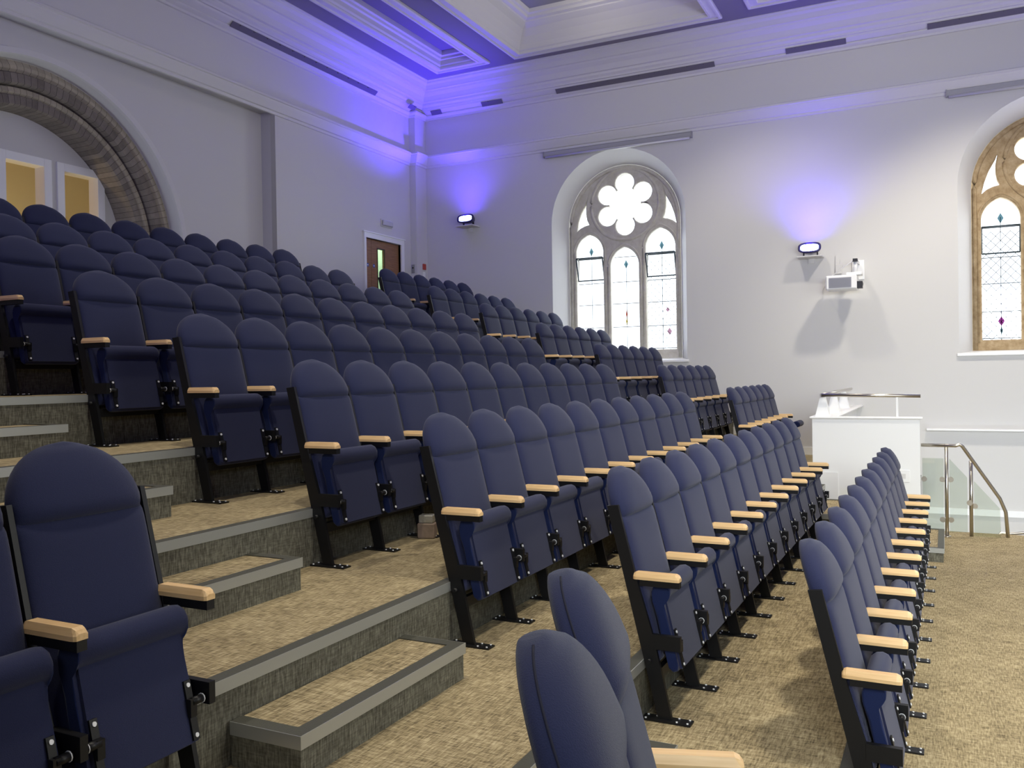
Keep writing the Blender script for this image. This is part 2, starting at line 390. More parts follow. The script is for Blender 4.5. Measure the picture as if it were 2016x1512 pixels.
for ri, k in enumerate(ROWS):
    for i in range(11):
        if (k == 'I' and i < 2) or (k == 'H' and i < 1): continue
        y = Y0+DY[k]+(WS+DW[k])*i; x = XR[k]+SL[k]*(y-Y0)
        if k in 'HI':
            wh = 'last' if i == 10 else N_[10-i]+' from the far end'
            lab = f'navy seat, {wh} in the {RW[k]}, centre block'
        elif i == 0: lab = f'navy tip-up seat with exposed black side frame, near-aisle end of {RW[k]}, centre block'
        else:
            wh = 'last' if i == 10 else N_[i]+' from the near aisle'
            lab = f'navy tip-up seat, {wh} in the {RW[k]} of the centre block'
        place(x, y, ZR[k], 0, lab, f'centre block seats, {RW[k]}', end=(i == 10))
for k in 'CDEFGHI':
    for i in range(6):
        y = YF+WS*i; x = XR[k]+SL[k]*(y-Y0)
        if k == 'C' and i == 5:
            lab = 'far block seat with its cushion folded down, beside the white box'
        else:
            wh = N_[i] if i < 5 else 'last'
            lab = f'navy seat, {wh} after the far aisle, {RW[k]} of window-side block'
        place(x, y, ZR[k], 0, lab, f'window-side block seats, {RW[k]}', end=(i == 5), lowered=(k == 'C' and i == 5))
# near block: two seats of the third row and an angled pair lower down
n1 = place(XR['C'], 1.400, ZR['C'], 0, 'navy seat cut off by the left edge, nearer of the two big left seats', 'near block seats, third row')
n2 = place(XR['C'], 1.888, ZR['C'], 0, 'large navy tip-up seat at far left foreground, wooden arms on both sides', 'near block seats, third row', end=True)
n1.scale = n2.scale = (1, .925, 1.01)
s1 = place(-.747, 1.768, .345, math.radians(18), 'angled navy seat at the bottom edge, farther of the two with side seams', 'angled near block seats', end=True)
s2 = place(-.747+.48*math.sin(math.radians(18)), 1.768-.48*math.cos(math.radians(18)), .345, math.radians(18), 'angled navy seat nearest the camera, its headrest lowest in the foreground', 'angled near block seats')

s1.scale = s2.scale = (1, .92, 1)
b = MB(); b.box((-.80, .85, ZR['B']), (-.12, 2.08, .344)); b.build('floor_plinth', M['carpet'], kind='structure')

# ------------------------------------------------------------------ walls
def arch_loop(x0, x1, z0, zs, n=28, pointed=0):
    r = (x1-x0)/2; cx = (x0+x1)/2; out = [(x0, z0), (x1, z0)]
    for i in range(n+1):
        a = PI*i/n; zz = r*math.sin(a)*(1+pointed*math.sin(a)**6); out.append((cx+r*math.cos(a), zs+zz))
    return out
W1 = (-6.81, -4.17); W2 = (.20, 2.84)
ZS_, ZSP = 2.24, 4.90      # sill and springing heights (world z)
PW = lambda u, v, ww: (u, YW+.05+ww, v)
outer = [(XW-.3, -1.9), (6, -1.9), (6, 8.2), (XW-.3, 8.2)]
sheet('wall_right', [outer, arch_loop(*W1, ZS_, ZSP), arch_loop(*W2, ZS_, ZSP)], .1, M['wall'], PW, kind='structure')
b = MB(); b.box((-9.80, 15.10, 2.2), (-9.65, YW, 7.9)); b.build('wall_corner_pier', M['wall'], kind='structure')
# back wall: plain part with the door, recessed part with the great arch
PB = lambda u, v, ww: (XW-.05+ww, u, v)
DOOR = (13.53, 14.72, 2.575, 4.665)
sheet('wall_back', [[(11.10, -.1), (15.6, -.1), (15.6, 8.2), (-3, 8.2), (-3, 6.40), (11.10, 6.40)],
      [(DOOR[0], DOOR[2]), (DOOR[1], DOOR[2]), (DOOR[1], DOOR[3]), (DOOR[0], DOOR[3])]], .1, M['wall'], PB, kind='structure')
b = MB(); b.box((-10.2, 11.10, 2.2), (-9.9, 11.16, 6.5)); b.box((-10.2, -3, 6.40), (-9.9, 11.1, 6.46)); b.build('wall_back_return', M['wall'], kind='structure')
ACY, ACZ = 7.2, 3.85
def circ(cy, cz, r, n=64, a0=0, a1=2*PI): return [(cy+r*math.cos(a0+(a1-a0)*i/n), cz+r*math.sin(a0+(a1-a0)*i/n)) for i in range(n)]
def arch_prof(r, n=48):   # arch outline with straight legs
    return [(ACY-r, 2.3)]+[(ACY-r*math.cos(PI*i/n), ACZ+r*math.sin(PI*i/n)) for i in range(n+1)]+[(ACY+r, 2.3)]
PR = lambda u, v, ww: (-10.15+ww, u, v)
sheet('wall_back_recess', [[(-3, 2.2), (ACY-2.28, 2.2)]+arch_prof(2.28)+[(ACY+2.28, 2.2), (11.2, 2.2), (11.2, 6.5), (-3, 6.5)]], .1, M['wall'], PR, kind='structure')
def arch_band(name, r0, x0, r1, x1, m, parent=None, kind=None, seg=1, blocks=False):
    b = MB(); p0 = arch_prof(r0); p1 = arch_prof(r1)
    b.loft([[(x0, y, z) for y, z in p0], [(x1, y, z) for y, z in p1]], 0, not blocks, False, False)
    return b.build(name, m, parent, kind)
arch = empty('stone_arch', (-10.4, ACY, 2.575)); arch['kind'] = 'structure'; arch['label'] = 'great round brick and stone arch with white plaster surround on the back wall'
def ab(name, pts, m):
    b = MB(); b.loft([[(x+10.4, y-ACY, z-2.575) for y, z in arch_prof(r)] for r, x in pts], 0, False, False, False); return b.build(name, m, arch)
ab('plaster_surround', [(2.28, -10.10), (2.27, -10.07), (2.20, -10.08), (2.19, -10.12), (2.17, -10.34)], M['plaster'])
# voussoir material: radial blocks
def voussoir(name, c1, c2, c3):
    m, nt, bb = nodes(name); bb.inputs['Roughness'].default_value = .92
    tc = nt.nodes.new('ShaderNodeTexCoord'); sx = nt.nodes.new('ShaderNodeSeparateXYZ'); L(nt, tc.outputs['Object'], sx.inputs[0])
    def mth(op, a, c=None):
        n = nt.nodes.new('ShaderNodeMath'); n.operation = op
        for i, v in enumerate((a, c)):
            if v is None: continue
            if isinstance(v, (int, float)): n.inputs[i].default_value = v
            else: L(nt, v, n.inputs[i])
        return n.outputs[0]
    zz = mth('SUBTRACT', sx.outputs['Z'], ACZ-2.575); an = mth('ARCTAN2', zz, sx.outputs['Y'])
    k = mth('MULTIPLY', an, 22.0); fl = mth('FLOOR', k); fr = mth('FRACT', k)
    wn = nt.nodes.new('ShaderNodeTexWhiteNoise'); wn.noise_dimensions = '1D'; L(nt, fl, wn.inputs['W'])
    cr = nt.nodes.new('ShaderNodeValToRGB'); el = cr.color_ramp.elements; el[0].color = (*c1, 1); el[1].color = (*c3, 1); q = el.new(.5); q.color = (*c2, 1)
    n = nt.nodes.new('ShaderNodeTexNoise'); n.inputs['Scale'].default_value = 14; n.inputs['Detail'].default_value = 7; L(nt, tc.outputs['Object'], n.inputs['Vector'])
    s = mth('ADD', mth('MULTIPLY', wn.outputs['Value'], .55), mth('MULTIPLY', n.outputs['Fac'], .55)); L(nt, s, cr.inputs['Fac'])
    jt = mth('GREATER_THAN', fr, .93); mx = nt.nodes.new('ShaderNodeMix'); mx.data_type = 'RGBA'; L(nt, jt, mx.inputs['Factor'])
    L(nt, cr.outputs['Color'], mx.inputs['A']); mx.inputs['B'].default_value = (*[c*.6 for c in c1], 1); L(nt, mx.outputs['Result'], bb.inputs['Base Color'])
    bp = nt.nodes.new('ShaderNodeBump'); bp.inputs['Strength'].default_value = .7; bp.inputs['Distance'].default_value = .02; L(nt, n.outputs['Fac'], bp.inputs['Height']); L(nt, bp.outputs['Normal'], bb.inputs['Normal'])
    return m
MV1 = voussoir('arch_brick', (.10, .085, .072), (.19, .165, .14), (.28, .25, .21)); MV2 = voussoir('arch_stone', (.28, .25, .19), (.38, .34, .26), (.48, .42, .32))
ab('outer_stone_ring', [(2.17, -10.30), (2.10, -10.26), (2.06, -10.26), (2.03, -10.30)], MV2)
ab('outer_brick_ring', [(2.03, -10.30), (2.01, -10.27), (1.90, -10.27), (1.885, -10.30), (1.88, -10.42)], MV1)
ab('inner_stone_ring', [(1.88, -10.42), (1.86, -10.37), (1.80, -10.36), (1.775, -10.40)], MV2)
ab('inner_brick_ring', [(1.775, -10.40), (1.765, -10.38), (1.66, -10.38), (1.645, -10.42), (1.64, -10.76)], MV1)
# tympanum panel with two internal windows
WA = [(7.11, 7.64), (7.94, 8.46)]; WZ = (3.6, 4.885)
PT = lambda u, v, ww: (-10.80+ww, u, v)
sheet('wall_tympanum', [[(5.3, 2.3), (9.1, 2.3), (9.1, 5.8), (5.3, 5.8)]]+[[(a-.03, WZ[0]-.03), (c+.03, WZ[0]-.03), (c+.03, WZ[1]+.03), (a-.03, WZ[1]+.03)] for a, c in WA], .1, M['wall'], PT, kind='structure')
for i, (a, c) in enumerate(WA):
    t = .11; b = MB()
    for y0, y1, z0, z1 in ((a-t, a, WZ[0]-t, WZ[1]+t), (c, c+t, WZ[0]-t, WZ[1]+t), (a, c, WZ[1], WZ[1]+t), (a, c, WZ[0]-t, WZ[0])): b.box((-10.92, y0, z0), (-10.72, y1, z1), 0, .004)
    b.build('window_%d' % (i+3), M['gloss'], kind='structure')
b = MB(); b.box((-13.4, 4.5, 2.3), (-13.3, 10.5, 6.2)); b.box((-13.3, 4.4, 2.3), (-10.9, 4.5, 6.2)); b.box((-13.3, 10.5, 2.3), (-10.9, 10.6, 6.2)); b.box((-13.3, 4.5, 6.1), (-10.9, 10.5, 6.2)); b.box((-13.3, 4.5, 2.3), (-10.9, 10.5, 2.4))
b.build('wall_beyond', mat('ochre_room_paint', (.62, .50, .27), .8), kind='structure')
pl = bpy.data.lights.new('inner_room_lamp', 'POINT'); pl.energy = 32; pl.color = (1, .78, .42); pl.shadow_soft_size = .15
po = bpy.data.objects.new('inner_room_lamp', pl); C.objects.link(po); po.location = (-12.2, 7.0, 3.1)

b = MB(); b.box((XW-.3, -3.2, -.3), (6.2, -3, 8.2)); b.build('wall_left', M['wall'], kind='structure')
b = MB(); b.box((6, -3, -1.9), (6.2, YW, 8.2)); b.build('wall_front', M['wall'], kind='structure')
# ------------------------------------------------------------------ cornice, frieze, cove, ceiling
ZC = 7.94
def run(name, prof, m, pier=True, kind='structure'):
    b = MB(); rings = []
    cols = []
    for o, z in prof:
        if pier: path = [(XW+o, -3), (XW+o, 15.1-o), (-9.65+o, 15.1-o), (-9.65+o, YW-o), (6, YW-o)]
        else: path = [(XW+o, -3), (XW+o, YW-o), (6, YW-o)]
        cols.append([(x, y, z) for x, y in path])
    b.loft(cols, 0, False, False, False); return b.build(name, m, kind=kind)
run('trim_1', [(0, 6.33), (.025, 6.335), (.03, 6.36), (.03, 6.375), (.055, 6.385), (.075, 6.42), (.105, 6.47), (.12, 6.50), (.125, 6.52), (.145, 6.53), (.145, 6.56), (.12, 6.575), (0, 6.58)], M['plaster'])
run('trim_2', [(0, 7.31), (.03, 7.315), (.035, 7.35), (.07, 7.37), (.09, 7.385), (.09, 7.41)], M['plaster'])
run('trim_3', [(.08, 7.41), (.16, 7.47), (.17, 7.50), (.20, 7.50), (.21, 7.53), (.25, 7.56), (.26, 7.60), (.30, 7.61), (.31, 7.64), (.34, 7.70), (.40, 7.75), (.42, 7.78), (.46, 7.785), (.47, 7.81), (.50, 7.86), (.545, 7.89), (.56, 7.92), (.59, 7.925), (.595, ZC+.01)], M['plaster'], False)
COF = [(-8.62, -7.84, 2.0, 14.42, .26), (-6.95, -3.47, 7.5, 14.45, .56), (-2.62, .85, 7.5, 14.30, .56)]
PC = lambda u, v, ww: (u, v, ZC+.05+ww)
sheet('ceiling', [[(XW-.2, -3), (6, -3), (6, 15.6), (XW-.2, 15.6)]]+[[(a, c), (a2, c), (a2, d), (a, d)] for a, a2, c, d, h in COF], .1, M['ceil'], PC, kind='structure')
for i, (x0, x1, y0, y1, h) in enumerate(COF):
    e = empty('ceiling_panel', ((x0+x1)/2, (y0+y1)/2, ZC)); e['kind'] = 'structure'
    def rect(o, z): return [(x0-(x0+x1)/2+o, y0-(y0+y1)/2+o, z), (x1-(x0+x1)/2-o, y0-(y0+y1)/2+o, z), (x1-(x0+x1)/2-o, y1-(y0+y1)/2-o, z), (x0-(x0+x1)/2+o, y1-(y0+y1)/2-o, z)]
    b = MB(); fl = -.20
    b.loft([rect(fl, .0), rect(fl, -.035), rect(fl+.02, -.05), rect(fl+.05, -.05), rect(fl+.06, -.02), rect(-.05, -.02), rect(-.04, -.045), rect(-.01, -.045), rect(0, -.02), rect(0, 0)], 0, False, False)
    b.build('surround', M['plaster'], e)
    b = MB()
    if i == 0: pr = [(0, 0), (.02, .03), (.03, .10), (.06, .12), (.07, .16), (.10, .18), (.11, .26)]
    else: pr = [(0, 0), (.02, .02), (.04, .10), (.09, .22), (.17, .33), (.27, .40), (.28, .42), (.34, .44), (.36, .48), (.40, .50), (.42, .56)]
    b.loft([rect(o, z) for o, z in pr], 0, False, False); b.build('cove', M['plaster'], e)
    b = MB(); o = pr[-1][0]; q = rect(o, pr[-1][1]); q2 = rect(o, pr[-1][1]+.03); b.loft([q, q2], 0, False); b.build('panel_board', M['ceil'] if i == 0 else M['grey'], e)
# dark ventilation slots in the cove foot
def vent(a, c, label):   # strip on the sloping foot of the cove
    dx = c[0]-a[0]; dy = c[1]-a[1]
    e = empty('ceiling_vent', (a[0], a[1], 7.44)); b = MB()
    if abs(dx) > abs(dy): b.loft([[(0, .03, -.045), (0, -.04, .022), (0, -.045, .017), (0, .025, -.05)], [(dx, .03, -.045), (dx, -.04, .022), (dx, -.045, .017), (dx, .025, -.05)]], 0, False)
    else: b.loft([[(-.03, 0, -.045), (.04, 0, .022), (.045, 0, .017), (-.025, 0, -.05)], [(-.03, dy, -.045), (.04, dy, .022), (.045, dy, .017), (-.025, dy, -.05)]], 0, False)
    b.build('slot', M['vent'], e)
    b = MB(); 
    for k in range(max(1, int(max(abs(dx), abs(dy))/.3))):
        s = (k+.5)*.3
        if abs(dx) > abs(dy): b.box((s, -.05, .0), (s+.012, -.03, .012))
        else: b.box((.03, s, .0), (.05, s+.012, .012))
    b.build('vane', M['vent'], e)
    return tag(e, label, 'vent', 'slots at the foot of the ceiling cove')
yv = YW-.12; xv = XW+.12
vent((-8.24, yv), (-7.78, yv), 'short dark ceiling slot second from the wall corner, above the window wall')
vent((-6.62, yv), (-3.58, yv), 'long dark ceiling slot above the left window')
vent((-2.37, yv), (-1.41, yv), 'medium dark ceiling slot between the two windows, above the projector')
vent((-.20, yv), (2.2, yv), 'dark ceiling slot running off the right edge above the right window')
vent((-9.42, yv), (-9.18, yv), 'tiny dark slot in the ceiling corner, window wall side')
vent((xv, 10.03), (xv, 13.80), 'long dark ceiling slot above the back wall')
vent((xv+.14, 14.72), (xv+.14, 14.95), 'tiny dark slot in the ceiling corner, back wall side')

# ------------------------------------------------------------------ traceried windows
YT = 15.90
def foil(cx, cz, rp, rd, n=6, m=16):
    """six petals round a centre, as one outline"""
    out = []; half = PI/n
    # petals start where neighbouring circles meet
    a = rd*math.sin(half)
    th = math.acos(min(1, a/rp)) if a < rp else 0
    for k in range(n):
        ang = PI/2+k*2*PI/n; px, pz = cx+rd*math.cos(ang), cz+rd*math.sin(ang)
        lim = PI-(PI/2-half-0)*1.0
        s0 = ang-math.radians(132); s1 = ang+math.radians(132)
        for i in range(m+1):
            t = s0+(s1-s0)*i/m; out.append((px+rp*math.cos(t), pz+rp*math.sin(t)))
    return out
def lancet(x0, x1, z0, zt, n=14):
    """two-centred pointed light"""
    w = x1-x0; cx = (x0+x1)/2; R_ = .66*w; am = math.acos((R_-w/2)/R_); zs = zt-R_*math.sin(am); out = [(x0, z0), (x1, z0)]
    for i in range(n+1): a = am*i/n; out.append((x1-R_+R_*math.cos(a), zs+R_*math.sin(a)))
    for i in range(n-1, -1, -1): a = am*i/n; out.append((x0+R_-R_*math.cos(a), zs+R_*math.sin(a)))
    return out
def window(idx, W, m_stone, hoppers, label):
    cx = (W[0]+W[1])/2; sx = W[0]+.20; ex = W[1]-.20
    e = empty('window_%d' % idx, (cx, YW, ZS_)); e['kind'] = 'structure'; e['label'] = label
    off = Vector((cx, YW, ZS_))
    def rel(p): return (p[0]-off.x, p[1]-off.y, p[2]-off.z)
    # splayed plaster reveal
    b = MB(); o0 = arch_loop(W[0], W[1], ZS_, ZSP); o1 = arch_loop(sx, ex, ZS_+.04, ZSP-.02)
    b.loft([[rel((x, YW+.0, z)) for x, z in o0], [rel((x, YT, z)) for x, z in o1]], 0, True, False)
    rv = b.build('reveal', M['plaster'], e)
    for p in rv.data.polygons: p.use_smooth = abs(p.normal.z) > .02 and len(p.vertices) == 4 and p.center.z > 1
    b = MB(); b.box((W[0]-off.x-.03, -.05, -.045), (W[1]-off.x+.03, .40, .0), 0, .006); b.build('sill', M['gloss'], e)
    Z = 2.0
    L_ = [(cx-.98, cx-.43, Z+.45, Z+2.72), (cx-.275, cx+.285, Z+.45, Z+2.43), (cx+.43, cx+1.0, Z+.45, Z+2.74)]
    outline = arch_loop(sx-.03, ex+.03, ZS_+.02, ZSP-.02)
    ey = []
    for s in (-1, 1):
        pts = [(.77, 3.42), (.80, 3.34), (.90, 3.15), (.96, 2.98), (1.0, 2.80), (.93, 2.86), (.84, 2.90), (.74, 2.92), (.78, 3.0), (.80, 3.12), (.80, 3.25), (.78, 3.36)]
        ey.append([(cx+.03+s*px, Z+pz) for px, pz in pts])
    loops = [outline]+[lancet(*l) for l in L_]+[foil(cx+.03, Z+3.25, .185, .405)]+ey
    pl = lambda u, v, ww: (u-off.x, YT+.09-off.y+ww, v-off.z)
    sheet('tracery', loops, .10, m_stone, pl, .03, e)
    # mouldings standing proud of the tracery
    b = MB()
    ring = [(cx+.03+.68*math.cos(2*PI*i/48), YT+.02, Z+3.25+.68*math.sin(2*PI*i/48)) for i in range(49)]
    b.tube([rel(p) for p in ring], .035, 8)
    for l in L_:
        lp = lancet(l[0]-.05, l[1]+.05, l[2]-.05, l[3]+.06); q = [rel((x, YT+.02, z)) for x, z in lp[1:]]+[rel((lp[0][0], YT+.02, lp[0][1]))]
        b.tube(q, .022, 6)
    arc = [rel((x, YT+.01, z)) for x, z in arch_loop(sx+.04, ex-.04, ZS_+.05, ZSP-.02)[1:]]+[rel((sx+.04, YT+.01, ZS_+.05))]
    b.tube(arc, .04, 8); b.build('moulding', m_stone, e)
    # glass and leads
    b = MB(); yg = YT+.14
    b.add([rel(p) for p in ((sx-.02, yg, ZS_), (ex+.02, yg, ZS_), (ex+.02, yg, ZSP+1.15), (sx-.02, yg, ZSP+1.15))], [(0, 1, 2, 3)])
    b.build('pane', M['glass'], e)
    b = MB()
    for l in L_:
        zt = l[3]-.3; k = 0; z = l[2]
        for z in (l[2]+.02, l[2]+.45, l[2]+.90, l[2]+1.32, l[2]+1.80): b.box(rel((l[0], yg-.012, z)), rel((l[1], yg-.004, z+.012)))
        b.box(rel(((l[0]+l[1])/2-.004, yg-.012, l[2])), rel(((l[0]+l[1])/2+.004, yg-.004, l[3]-.3)))
        if idx == 2 or l is L_[2]:
            n = 5; hh = .145
            for q in range(int((l[3]-.5-l[2])/hh)):
                for r in range(4):
                    wq = (l[1]-l[0])/4; xa = l[0]+r*wq; za = l[2]+q*hh
                    b.tube([rel((xa, yg-.008, za)), rel((xa+wq, yg-.008, za+hh))], .0036 if idx == 1 else .0042, 4); b.tube([rel((xa, yg-.008, za+hh)), rel((xa+wq, yg-.008, za))], .0036 if idx == 1 else .0042, 4)
    b.build('leading', M['lead'], e)
    def dia(x, z, w_, h_, m, name='coloured_glass'):
        b = MB(); b.add([rel((x, yg-.022, z-h_)), rel((x+w_, yg-.022, z)), rel((x, yg-.022, z+h_)), rel((x-w_, yg-.022, z))], [(0, 1, 2, 3)]); b.build(name, m, e)
    for l in L_: dia((l[0]+l[1])/2, l[3]-.32, .045, .085, GB)
    xm = (L_[1][0]+L_[1][1])/2
    dia(xm, L_[1][2]+.70, .018, .10, GR); dia(xm, L_[1][2]+.56, .018, .09, GY)
    dia((L_[2][0]+L_[2][1])/2+.13, L_[2][2]+.34, .05, .07, GP); dia((L_[2][0]+L_[2][1])/2+.10, L_[2][2]+.75, .04, .05, GP)
    if idx == 2: dia((L_[0][0]+L_[0][1])/2, L_[0][2]+.30, .05, .08, GM); dia((L_[0][0]+L_[0][1])/2, L_[0][2]+.15, .02, .08, GB)
    # opening hopper lights
    for li in (0, 2):
        l = L_[li]; x0, x1 = l[0]+.005, l[1]-.005; z0, z1 = Z+1.84, Z+2.27; til = .11 if hoppers else .02; y1 = yg-.04
        b = MB(); r = .014
        A = [(x0, y1, z0), (x1, y1, z0), (x1, y1-til, z1), (x0, y1-til, z1)]
        for p, q in ((0, 1), (1, 2), (2, 3), (3, 0)): b.tube([rel(A[p]), rel(A[q])], r, 6)
        if hoppers:
            for x in (x0, x1): b.tube([rel((x, y1, z0)), rel((x, y1+.03, z1-.03)), rel((x, y1-til, z1))], .008, 6)
        b.tube([rel((x0, y1+.03, z1)), rel((x1, y1+.03, z1))], .010, 6)
        hp = b.build('hopper_frame', M['iron'], e)
    return e
GB = glassy('blue_grey_glass', (.07, .13, .15), gloss=0); GR = glassy('red_glass', (.24, .03, .01), gloss=0); GY = glassy('yellow_glass', (.28, .20, .01), gloss=0); GP = glassy('pink_glass', (.25, .14, .18), gloss=0); GM = glassy('magenta_glass', (.16, .03, .13), gloss=0)
window(1, W1, M['lime'], True, 'left round-arched church window with six-petal rose and three lancets')
window(2, W2, M['lime2'], False, 'right church window with honey stone tracery, cut off by the frame')

# ------------------------------------------------------------------ door
d = empty('door_1', (XW, (DOOR[0]+DOOR[1])/2, DOOR[2])); d['kind'] = 'structure'; d['label'] = 'oak double door with narrow vision panel at the top of the steps'
yc = (DOOR[0]+DOOR[1])/2; H = DOOR[3]-DOOR[2]; hw = (DOOR[1]-DOOR[0])/2
b = MB(); t = .10
b.box((-.1, -hw-.06, 0), (.03, -hw, H+t)); b.box((-.1, hw, 0), (.03, hw+t, H+t)); b.box((-.1, -hw, H), (.03, hw, H+t))
b.box((-.02, -hw-.09, H+t), (.045, hw+t+.03, H+t+.02)); b.build('door_frame', M['gloss'], d)
ys = 13.78-yc
b = MB(); b.box((-.09, -hw+.003, .005), (-.045, ys-.004, H-.004)); lf = b.build('door_leaf', M['oak'], d)
vy0, vy1, vz0, vz1 = 13.99-yc, 14.21-yc, 1.0, 4.50-DOOR[2]
b = MB()
b.box((-.09, ys+.004, .005), (-.045, vy0, H-.004)); b.box((-.09, vy1, .005), (-.045, hw-.003, H-.004)); b.box((-.09, vy0, .005), (-.045, vy1, vz0)); b.box((-.09, vy0, vz1), (-.045, vy1, H-.004))
lf2 = b.build('door_leaf', M['oak'], d)
b = MB()
for a, c in (((-.05, vy0-.02, vz0-.02), (-.038, vy0, vz1+.02)), ((-.05, vy1, vz0-.02), (-.038, vy1+.02, vz1+.02)), ((-.05, vy0, vz1), (-.038, vy1, vz1+.02)), ((-.05, vy0, vz0-.02), (-.038, vy1, vz0))): b.box(a, c)
b.build('vision_bead', mat('dark_bead', (.06, .035, .02), .5), lf2)
b = MB(); b.box((-.075, vy0, vz0), (-.068, vy1, vz1)); b.build('vision_glass', M['clear'], lf2)
MS = mat('blue_sign', (.03, .10, .42), .5)
for py, lfx in ((13.66, lf), (13.86, lf2)):
    b = MB(); b.cyl((-.045, py-yc, 1.585), (-.040, py-yc, 1.585), .035, 20, 0); b.cyl((-.041, py-yc, 1.585), (-.039, py-yc, 1.585), .014, 12, 1); b.build('round_sign', [MS, M['gloss']], lfx)
b = MB(); b.box((-11.6, 13.2, 2.5), (-11.5, 15.2, 5.2)); b.box((-11.5, 13.1, 2.5), (-9.95, 13.2, 5.2)); b.box((-11.5, 15.2, 2.5), (-9.95, 15.3, 5.2)); b.box((-11.6, 13.1, 5.1), (-9.95, 15.3, 5.2)); b.box((-11.6, 13.1, 2.45), (-9.95, 15.3, 2.55))
b.build('wall_lobby', mat('pale_green_lobby_paint', (.62, .74, .60), .8), kind='structure')
pl = bpy.data.lights.new('lobby_lamp', 'POINT'); pl.energy = 22; pl.color = (.95, 1, .88); po = bpy.data.objects.new('lobby_lamp', pl); C.objects.link(po); po.location = (-10.8, 14.5, 4.9)

# ------------------------------------------------------------------ small wall fittings
e = empty('emergency_light', (XW, 14.23, 5.02)); b = MB(); b.box((0, -.19, -.075), (.02, .19, .075), 0, .006); b.build('back_box', M['plaster'], e)
b = MB(); b.box((.02, -.17, -.055), (.065, .17, .05), 0, .015); b.build('diffuser', mat('dull_diffuser', (.50, .49, .52), .3), e)
tag(e, 'small white emergency light unit above the oak door', 'light fitting')
e = empty('fire_call_point', (-9.65, 15.35, 4.28)); b = MB(); b.box((0, -.05, -.06), (.03, .05, .06), 0, .006); b.build('red_housing', mat('signal_red', (.45, .05, .04), .45), e)
b = MB(); b.box((.0, -.05, -.24), (.006, .05, -.10), 0); b.build('notice_plate', M['gloss'], e)
tag(e, 'red fire call point with white notice on the corner pier', 'call point')
e = empty('key_switch', (-9.78, 15.095, 4.22)); b = MB(); b.box((0, -.012, -.09), (.075, .005, .09), 0, .004); b.build('plate', M['grey'], e); b = MB(); b.cyl((.038, -.012, .02), (.038, -.02, .02), .018, 12); b.build('switch_button', M['dark'], e)
tag(e, 'small grey switch plate on the corner pier right of the door', 'switch')
def blind(x0, x1, z, label):
    e = empty('roller_blind', ((x0+x1)/2, YW-.08, z)); h = (x1-x0)/2
    b = MB(); prof = [(.0, .05), (-.05, .05), (-.065, .035), (-.065, -.02), (-.05, -.045), (-.02, -.05), (0, -.05)]
    b.loft([[(x, y+.07, zz) for y, zz in prof] for x in (-h, h)], 0, False); b.build('cassette', mat('cassette_grey', (.36, .36, .38), .5), e)
    b = MB(); b.cyl((-h+.02, .03, -.055), (h-.02, .03, -.055), .024, 12); b.build('bottom_bar', mat('blind_bar', (.62, .62, .64), .4, .3), e)
    b = MB(); b.box((-h-.02, -.0, -.055), (-h, .075, .055)); b.box((h, -.0, -.055), (h+.02, .075, .055)); b.build('end_cap', M['grey'], e)
    tag(e, label, 'roller blind', 'rolled-up blinds over the windows')
blind(-6.92, -4.04, 6.27, 'rolled-up white blind cassette above the left window')
blind(.07, 3.0, 6.35, 'rolled-up white blind cassette above the right window')
def flood(x, z, label, aim, pw, glow):
    e = empty('led_floodlight', (x, YW, z-.14))
    b = MB(); b.box((-.20, -.30, -.02), (.20, 0, .0), 0, .005); b.box((-.05, -.03, -.10), (.05, 0, -.02)); b.build('shelf_bracket', M['plaster'], e)
    b = MB(); n = 24
    def ov(y, z0, sx, sz, tilt=.0): return [(sx*math.copysign(abs(math.cos(2*PI*k/n))**.6, math.cos(2*PI*k/n)), y+.35*sz*math.sin(2*PI*k/n)*tilt, z0+sz*math.copysign(abs(math.sin(2*PI*k/n))**.7, math.sin(2*PI*k/n))) for k in range(n)]
    b.loft([ov(-.08, .12, .10, .05), ov(-.12, .13, .15, .075), ov(-.24, .14, .185, .09, 1), ov(-.26, .14, .185, .09, 1), ov(-.26, .14, .155, .065, 1), ov(-.245, .14, .15, .06, 1)], 0, True)
    h = b.build('housing', M['blue_case'], e); 
    b = MB(); b.loft([ov(-.251, .14, .145, .058, 1), ov(-.254, .14, .14, .054, 1)], 0, False); ln = b.build('lens', M['led'], e)
    b = MB(); b.box((-.12, -.14, 0), (-.10, -.10, .10)); b.box((.10, -.14, 0), (.12, -.10, .10)); b.build('yoke', M['dark'], e)
    tag(e, label, 'floodlight', 'blue floodlights on the window wall')
    spot('blue_flood_beam', (x, YW-.34, z+.14), aim, pw, (.085, .04, 1), 98, 1, .06)
    spot('blue_flood_glow', (x, YW-.34, z+.06), (x, YW+.02, z+.62), glow, (.10, .04, 1), 125, 1, .05)
    spot('blue_flood_wash', (x, YW-.55, z+.20), (x, YW-.2, z+3), glow*2.6, (.12, .06, 1), 150, 1, .08)
flood(-8.59, 5.17, 'small blue LED floodlight near the room corner, left of the left window', (-9.0, 13.7, 7.9), 620, 15)
flood(-2.01, 4.06, 'blue LED floodlight on the wall between the windows, above the projector', (-1.9, 12.9, 7.9), 220, 19)
